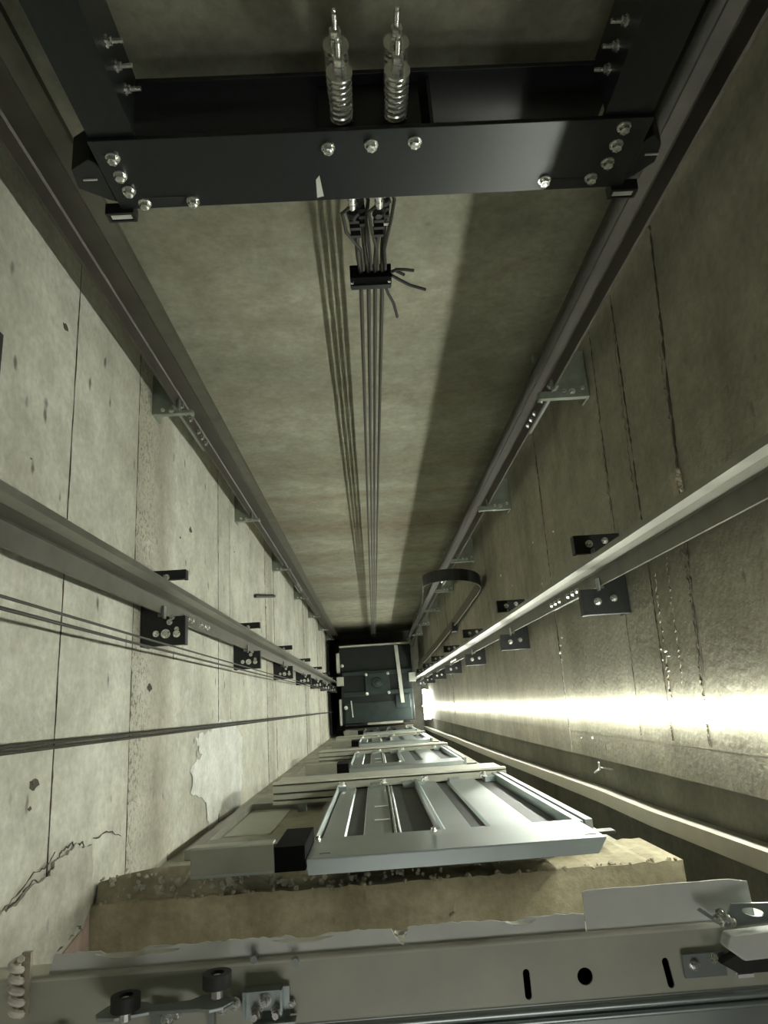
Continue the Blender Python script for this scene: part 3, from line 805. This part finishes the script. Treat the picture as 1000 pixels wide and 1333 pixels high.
# sill: grooved tread with apron
for y0, y1 in ((-.545, -.527), (-.516, -.489), (-.478, -.440)):
    MB().box(-.650, .78, y0, y1, 4.50, 4.53).build('sill_tread', M['beige'], ld)
MB().box(-.650, .78, -.545, -.436, 4.53, 4.545).build('sill_base', M['conc_joint'], ld)
MB().box(-.650, .78, -.440, -.432, 4.545, 4.96).build('apron', M['beigelight'], ld, bevel=.002)
MB().box(-.650, .78, -.432, -.420, 4.50, 4.56).build('sill_nose', M['beigelight'], ld, bevel=.002)
MB().box(-.62, -.58, -.432, -.430, 4.62, 4.645).build('apron_slot', M['rubber'], ld)
for x in (-.5, .1, .65):
    MB().box(x, x + .05, -.60, -.545, 4.50, 4.545).build('sill_bracket', M['galvdark'], ld)
for k in range(1, 4):
    dup(ld, (0, -.04, -P * k), f'{names[k]} landing door hood and leaves seen steeply below the nearer ones')
ORDS = ['second', 'third', 'fourth']

# ------------------------------------------------------------------ top landing header at the near edge
hd = thing('door_header', 'long beige door header with slots and torn white film at the near edge', 'header', V(0, -.45, 1.27))
HD = 1.25
def slot(x0, y0, y1, wdt, sk=0.0):
    out = []
    for i in range(7):
        a_ = math.pi * i / 6
        out.append((x0 + sk + wdt / 2 * math.cos(a_), y1 - wdt / 2 + wdt / 2 * math.sin(a_)))
    for i in range(7):
        a_ = math.pi + math.pi * i / 6
        out.append((x0 + wdt / 2 * math.cos(a_), y0 + wdt / 2 + wdt / 2 * math.sin(a_)))
    return [V(x, y, HD) for x, y in out]
holes = [slot(.214, -.463, -.420, .011), slot(.442, -.463, -.420, .011, -.004), [V(.307 + .0125 * math.cos(i * math.pi / 9), -.437 + .0125 * math.sin(i * math.pi / 9), HD) for i in range(18)]]
MB().prism([V(XL + .02, -.470, HD), V(XR - .03, -.470, HD), V(XR - .03, -.384, HD), V(XL + .02, -.384, HD)], (0, 0, -.004), holes).build('top_plate', M['beige'], hd)
MB().box(XL + .02, XR - .03, -.54, -.384, HD + .05, HD + .055).build('slot_shade', M['void'], hd)  # black sheet put under the slots to paint their dark inside
rr = [(-.384 + .007 * math.sin(i * math.pi / 12), HD + .007 - .007 * math.cos(i * math.pi / 12)) for i in range(7)]
MB().prism([V(XL + .02, y, D) for y, D in rr] + [V(XL + .02, -.377, HD + .06), V(XL + .02, -.381, HD + .06), V(XL + .02, -.384, HD + .008)], (XR - .03 - XL - .02, 0, 0)).build('rolled_edge', M['beigelight'], hd, smooth=True)
MB().cyl(V(XL + .02, -.478, HD - .002), V(XR - .03, -.478, HD - .002), .0065, 14).build('track', M['galv'], hd, 'polished running track', smooth=True)
MB().cyl(V(XL + .02, -.494, HD + .004), V(XR - .03, -.494, HD + .004), .0055, 14).build('lower_track', M['galv'], hd, smooth=True)
MB().box(XL + .02, XR - .03, -.56, -.472, HD + .015, HD + .02).build('track_plate', M['galvdark'], hd)
# torn film: two strips of different depth, each with a ragged edge
edge = []
x = -.535
while x < .318:
    e = -.350 + rnd.uniform(-.0018, .0018)
    for c, wd_, dp in ((-.43, .035, .010), (-.13, .03, .006), (.02, .012, .030), (.20, .02, .006)):
        if abs(x - c) < wd_: e -= dp * (1 - abs(x - c) / wd_) ** .6
    edge.append((x, e)); x += .009
pts = [(-.545, -.388)] + edge + [(.320, -.352), (.320, -.388)]
MB().prism([V(x, y, HD + .010 + (.010 if x < -.55 else 0)) for x, y in pts], (0, 0, -.003)).build('film_strip', M['film'], hd, 'white film torn along its edge')
pts = [(.3215, -.388), (.3215, -.319)] + [(.33 + i * .0265, -.3175 + rnd.uniform(-.001, .001)) for i in range(10)] + [(.597, -.322), (.600, -.388)]
MB().prism([V(x, y, HD + .008) for x, y in pts], (0, 0, -.003)).build('film_strip', M['film'], hd, 'wider clean edged piece of white film')
for c, wd_, dp in ((-.415, .05, .012), (-.36, .03, .008), (-.14, .05, .008), (.215, .025, .008), (.02, .01, .012)):
    n = 10; mb = MB(); vs = []; fs = []
    for i in range(n + 1):
        q = i / n; xx = c - wd_ + 2 * wd_ * q; k = math.sin(math.pi * q) ** .7
        vs += [V(xx, -.351 - .002, HD + .006), V(xx + rnd.uniform(-.003, .003), -.351 - dp * k * .4, HD - .004 - .008 * k), V(xx + rnd.uniform(-.003, .003), -.351 - dp * k * rnd.uniform(.8, 1.2), HD + .002)]
    for i in range(n):
        for j in range(2): fs.append([i * 3 + j, i * 3 + 3 + j, i * 3 + 4 + j, i * 3 + 1 + j])
    mb.add(vs, fs).build('film_curl', M['beigelight'], hd)
for x, y in ((-.215, -.375), (-.15, -.383)):
    MB().cyl(V(x, y, HD + .006), V(x, y, HD - .008), .006, 8).build('rivet', M['galvdark'], hd)

# landing lock with two rubber rollers standing on the header
lk = thing('door_lock', 'zinc door lock lever with two black rubber rollers on the header', 'lock', V(-.33, -.46, 1.245))
LY = -.458
def roller(x, D, y):
    n = 20; r0, r1 = .0215, .011
    vs = []; fs = []
    for yy in (y, y + .019):
        for r in (r1, r0):
            for i in range(n):
                a_ = 2 * math.pi * i / n
                vs.append(V(x + r * math.cos(a_), yy, D + r * math.sin(a_)))
    for i in range(n):
        j = (i + 1) % n
        fs += [[i, j, n + j, n + i], [2 * n + j, 2 * n + i, 3 * n + i, 3 * n + j], [n + i, n + j, 3 * n + j, 3 * n + i], [j, i, 2 * n + i, 2 * n + j]]
    r = MB().add(vs, fs).build('roller', M['rubber'], lk, 'black rubber roller', smooth=True)
    MB().cyl(V(x, y - .002, D), V(x, y + .012, D), .011, 14).build('roller_hub', M['blackbr'], r)
    MB().cyl(V(x, y + .012, D), V(x, y + .0155, D), .006, 10).build('roller_pin', M['white'], r, 'white pin')
    MB().cyl(V(x, y - .014, D), V(x, y - .002, D), .009, 10).build('spacer', M['bolt'], r)
roller(-.398, 1.195, -.412); roller(-.262, 1.195, -.392)
lev = [(-.432, 1.185), (-.424, 1.215), (-.395, 1.228), (-.365, 1.218), (-.352, 1.204), (-.300, 1.212), (-.285, 1.228), (-.268, 1.226), (-.262, 1.214), (-.240, 1.212), (-.232, 1.194), (-.242, 1.176), (-.262, 1.168), (-.280, 1.176), (-.352, 1.180), (-.398, 1.166), (-.424, 1.170)]
MB().prism([V(x * 1.02 - .006, -.4195, D + .022) for x, D in lev], (0, -.005, 0)).build('lever_plate', M['galv'], lk, bevel=.001)
for x, y, r in ((-.345, -.441, .010), (-.330, -.436, .006), (-.263, -.433, .009), (-.243, -.428, .010)):
    MB().cyl(V(x, y, 1.246), V(x, y, 1.228), r, 12).build('spacer_bolt', M['bolt'], lk)
    bolt(lk, V(x, y, 1.228), (0, 0, 1), .45)
MB().box(-.372, -.352, -.462, -.426, 1.232, 1.246).build('lock_foot', M['galvdark'], lk)
MB().box(-.285, -.275, -.462, -.426, 1.232, 1.246).build('lock_foot', M['galvdark'], lk)
for x0, x1, y0, y1, D0, D1 in ((-.230, -.170, -.414, -.412, 1.222, 1.246), (-.230, -.227, -.452, -.414, 1.225, 1.246), (-.172, -.169, -.445, -.412, 1.220, 1.246), (-.215, -.150, -.458, -.456, 1.222, 1.246)):
    MB().box(x0, x1, y0, y1, D0, D1).build('bracket_wall', M['galv'], lk)
MB().box(-.230, -.160, -.456, -.414, 1.241, 1.246).build('bracket_base', M['galv'], lk)
for x, y in ((-.198, -.430), (-.212, -.447), (-.180, -.447)):
    bolt(lk, V(x, y, 1.241), (0, 0, 1), .6)
    MB().cyl(V(x, y, 1.241), V(x, y, 1.222), .005, 8).build('stud', M['bolt'], lk)
bolt(lk, V(-.158, -.440, 1.246), (0, 0, 1), .4)

# end clamp on the right of the header
ec = thing('rope_terminal', 'pale block with bolts and black strap at the right end of the header', 'clamp', V(.58, -.41, 1.245))
MB().prism([V(.525, -.402, 1.212), V(.533, -.385, 1.212), V(.70, -.380, 1.212), V(.70, -.418, 1.212), V(.55, -.422, 1.212)], (0, 0, -.03)).build('pale_block', M['film'], ec, bevel=.004)
MB().prism([V(.515, -.425, 1.22), V(.54, -.415, 1.22), V(.70, -.419, 1.22), V(.70, -.442, 1.22), V(.54, -.440, 1.22)], (0, 0, -.02)).build('black_strap', M['rubber'], ec, 'black strap')
MB().box(.463, .53, -.448, -.415, 1.240, 1.246).build('foot_plate', M['galvdark'], ec)
bolt(ec, V(.480, -.430, 1.240), (0, 0, 1), .5)
bolt(ec, V(.505, -.418, 1.225), (.3, .5, 1), .45)
MB().box(.545, .57, -.452, -.447, 1.236, 1.244).build('white_tab', M['white'], ec)
# steel strap with slotted plate above the rolled edge
mb = MB(); mb.prism([V(.500, -.355, 1.23), V(.506, -.352, 1.23), V(.533, -.372, 1.23), V(.528, -.375, 1.23)], (0, 0, -.016)); mb.build('angled_strap', M['galv'], ec)
hole = [V(.585 + .018 * math.cos(i * math.pi / 8), -.360 + .006 * math.sin(i * math.pi / 8) - .2 * .018 * math.cos(i * math.pi / 8), 1.235) for i in range(16)]
MB().prism([V(.535, -.378, 1.235), V(.70, -.378, 1.235), V(.70, -.352, 1.235), V(.552, -.346, 1.235)], (0, 0, .004), [hole]).build('slotted_plate', M['galv'], ec)
for x, y in ((.532, -.358), (.540, -.366), (.548, -.372), (.525, -.366)):
    bolt(ec, V(x, y, 1.232), (rnd.uniform(-.3, .3), .5, 1), .42)

# twisted cord in a chase at the left end of the header
tw = thing('twisted_cord', 'soiled white twisted cord lying in a brown chase at the header left end', 'cord', V(-.572, -.38, 1.246))
mb = MB()
path = []
for i in range(61):
    q = i / 60
    a_ = q * 5.2 * 2 * math.pi
    path.append(V(-.582 + .006 * q + .007 * math.cos(a_), -.345 - .078 * q, 1.233 + .007 * math.sin(a_)))
mb.tube(path, .0055, 7).build('twist', M['twist'], tw, smooth=True)
MB().box(-.576, -.562, -.425, -.338, 1.238, 1.246).build('chase', M['mortar'], tw)
mb = MB()
for i in range(14): mb.lump(V(-.59 + rnd.uniform(-.01, .10), -.458 + rnd.uniform(-.005, .005), 1.2375), rnd.uniform(.004, .009), .4)
mb.build('plaster_crumbs', M['film'], tw, kind='stuff')

# ------------------------------------------------------------------ the car at the foot of the shaft
ct = 14.5
cr = thing('lift_car', 'dark green black lift car roof at the foot of the shaft', 'elevator car', V(.06, .4, 16.55))
MB().box(-.66, .80, -.34, 1.16, ct, H).build('car_body', M['carroof'], cr, bevel=.01)
MB().box(-.62, .78, .58, .66, ct - .14, ct - .001).build('crosshead_beam', M['carroof2'], cr, bevel=.004)
MB().box(-.62, .78, .18, .26, ct - .14, ct - .001).build('crosshead_beam', M['carroof2'], cr, bevel=.004)
MB().box(-.165, .325, .19, .615, ct - .17, ct - .14).build('fan_plate', M['carroof2'], cr, bevel=.006)
for x in (-.14, .30):
    for y in (.215, .59): bolt(cr, V(x, y, ct - .17), (0, 0, 1), 1.9)
mb = MB(); mb.cyl(V(.07, .42, ct - .17), V(.07, .42, ct - .20), .11, 24, .095); mb.cyl(V(.07, .42, ct - .20), V(.07, .42, ct - .215), .06, 20, .03)
mb.build('fan_hub', M['carroof2'], cr, smooth=True)
MB().box(-.60, .74, -.34, .05, ct - .06, ct - .001).build('front_deck', M['carroof2'], cr, bevel=.005)
MB().box(.43, .72, -.10, .16, ct - .10, ct - .001).build('junction_box', M['carroof2'], cr, bevel=.005)
mb = MB(); mb.prism([V(.465, 1.14, ct - .17), V(.535, 1.14, ct - .17), V(.60, .0, ct - .17), V(.53, .0, ct - .17)], (0, 0, -.03)); mb.build('handrail_bar', M['carpanel'], cr, 'pale bar lying across the roof')
for yy in (1.13, .30): MB().cyl(V(.52, yy, ct - .17), V(.52, yy, ct), .015, 8).build('bar_post', M['carpanel'], cr)
MB().box(-.73, -.665, .66, 1.05, ct - .1, 16.3).build('side_panel', M['carpanel'], cr)
MB().box(-.71, -.665, -.36, .14, ct - .1, 16.3).build('side_panel', M['carpanel'], cr)
MB().box(-.66, .78, 1.165, 1.20, ct - .05, ct + .05).build('rear_edge', M['carpanel'], cr, 'pale rear edge trim')
MB().box(-.16, .55, -.385, -.345, ct - .12, ct + .05).build('door_operator', M['beige'], cr, 'beige door operator box')
MB().box(-.27, -.18, -.385, -.345, ct - .14, ct + .03).build('operator_motor', M['rubber'], cr)
MB().box(.58, .68, -.385, -.345, ct - .14, ct + .03).build('operator_motor', M['rubber'], cr)
MB().box(-.60, -.28, -.385, -.36, ct - .1, ct - .05).build('operator_arm', M['rubber'], cr)
for s, x0, x1 in ((-1, -.735, -.60), (1, .72, .858)):
    MB().box(x0, x1, .40, .575, ct - .2, ct - .05).build('guide_shoe', M['carpanel'], cr, 'pale guide shoe', bevel=.006)
MB().cyl(V(-.47, .10, ct - .08), V(-.45, -.22, ct - .08), .012, 8).build('cable_conduit', M['carpanel'], cr)
bolt(cr, V(-.58, -.03, ct - .06), (0, 0, 1), 2.4); bolt(cr, V(-.62, .80, ct), (0, 0, 1), 2.2)
# dark sheet put in for the shadow gap left of the car
MB().box(XL + .006, -.90, -.55, 1.30, 14.8, H).build('gap_shade', M['rubber'], label='dark sheet painting the shadow gap between the left wall and the car', cat='shade_sheet')
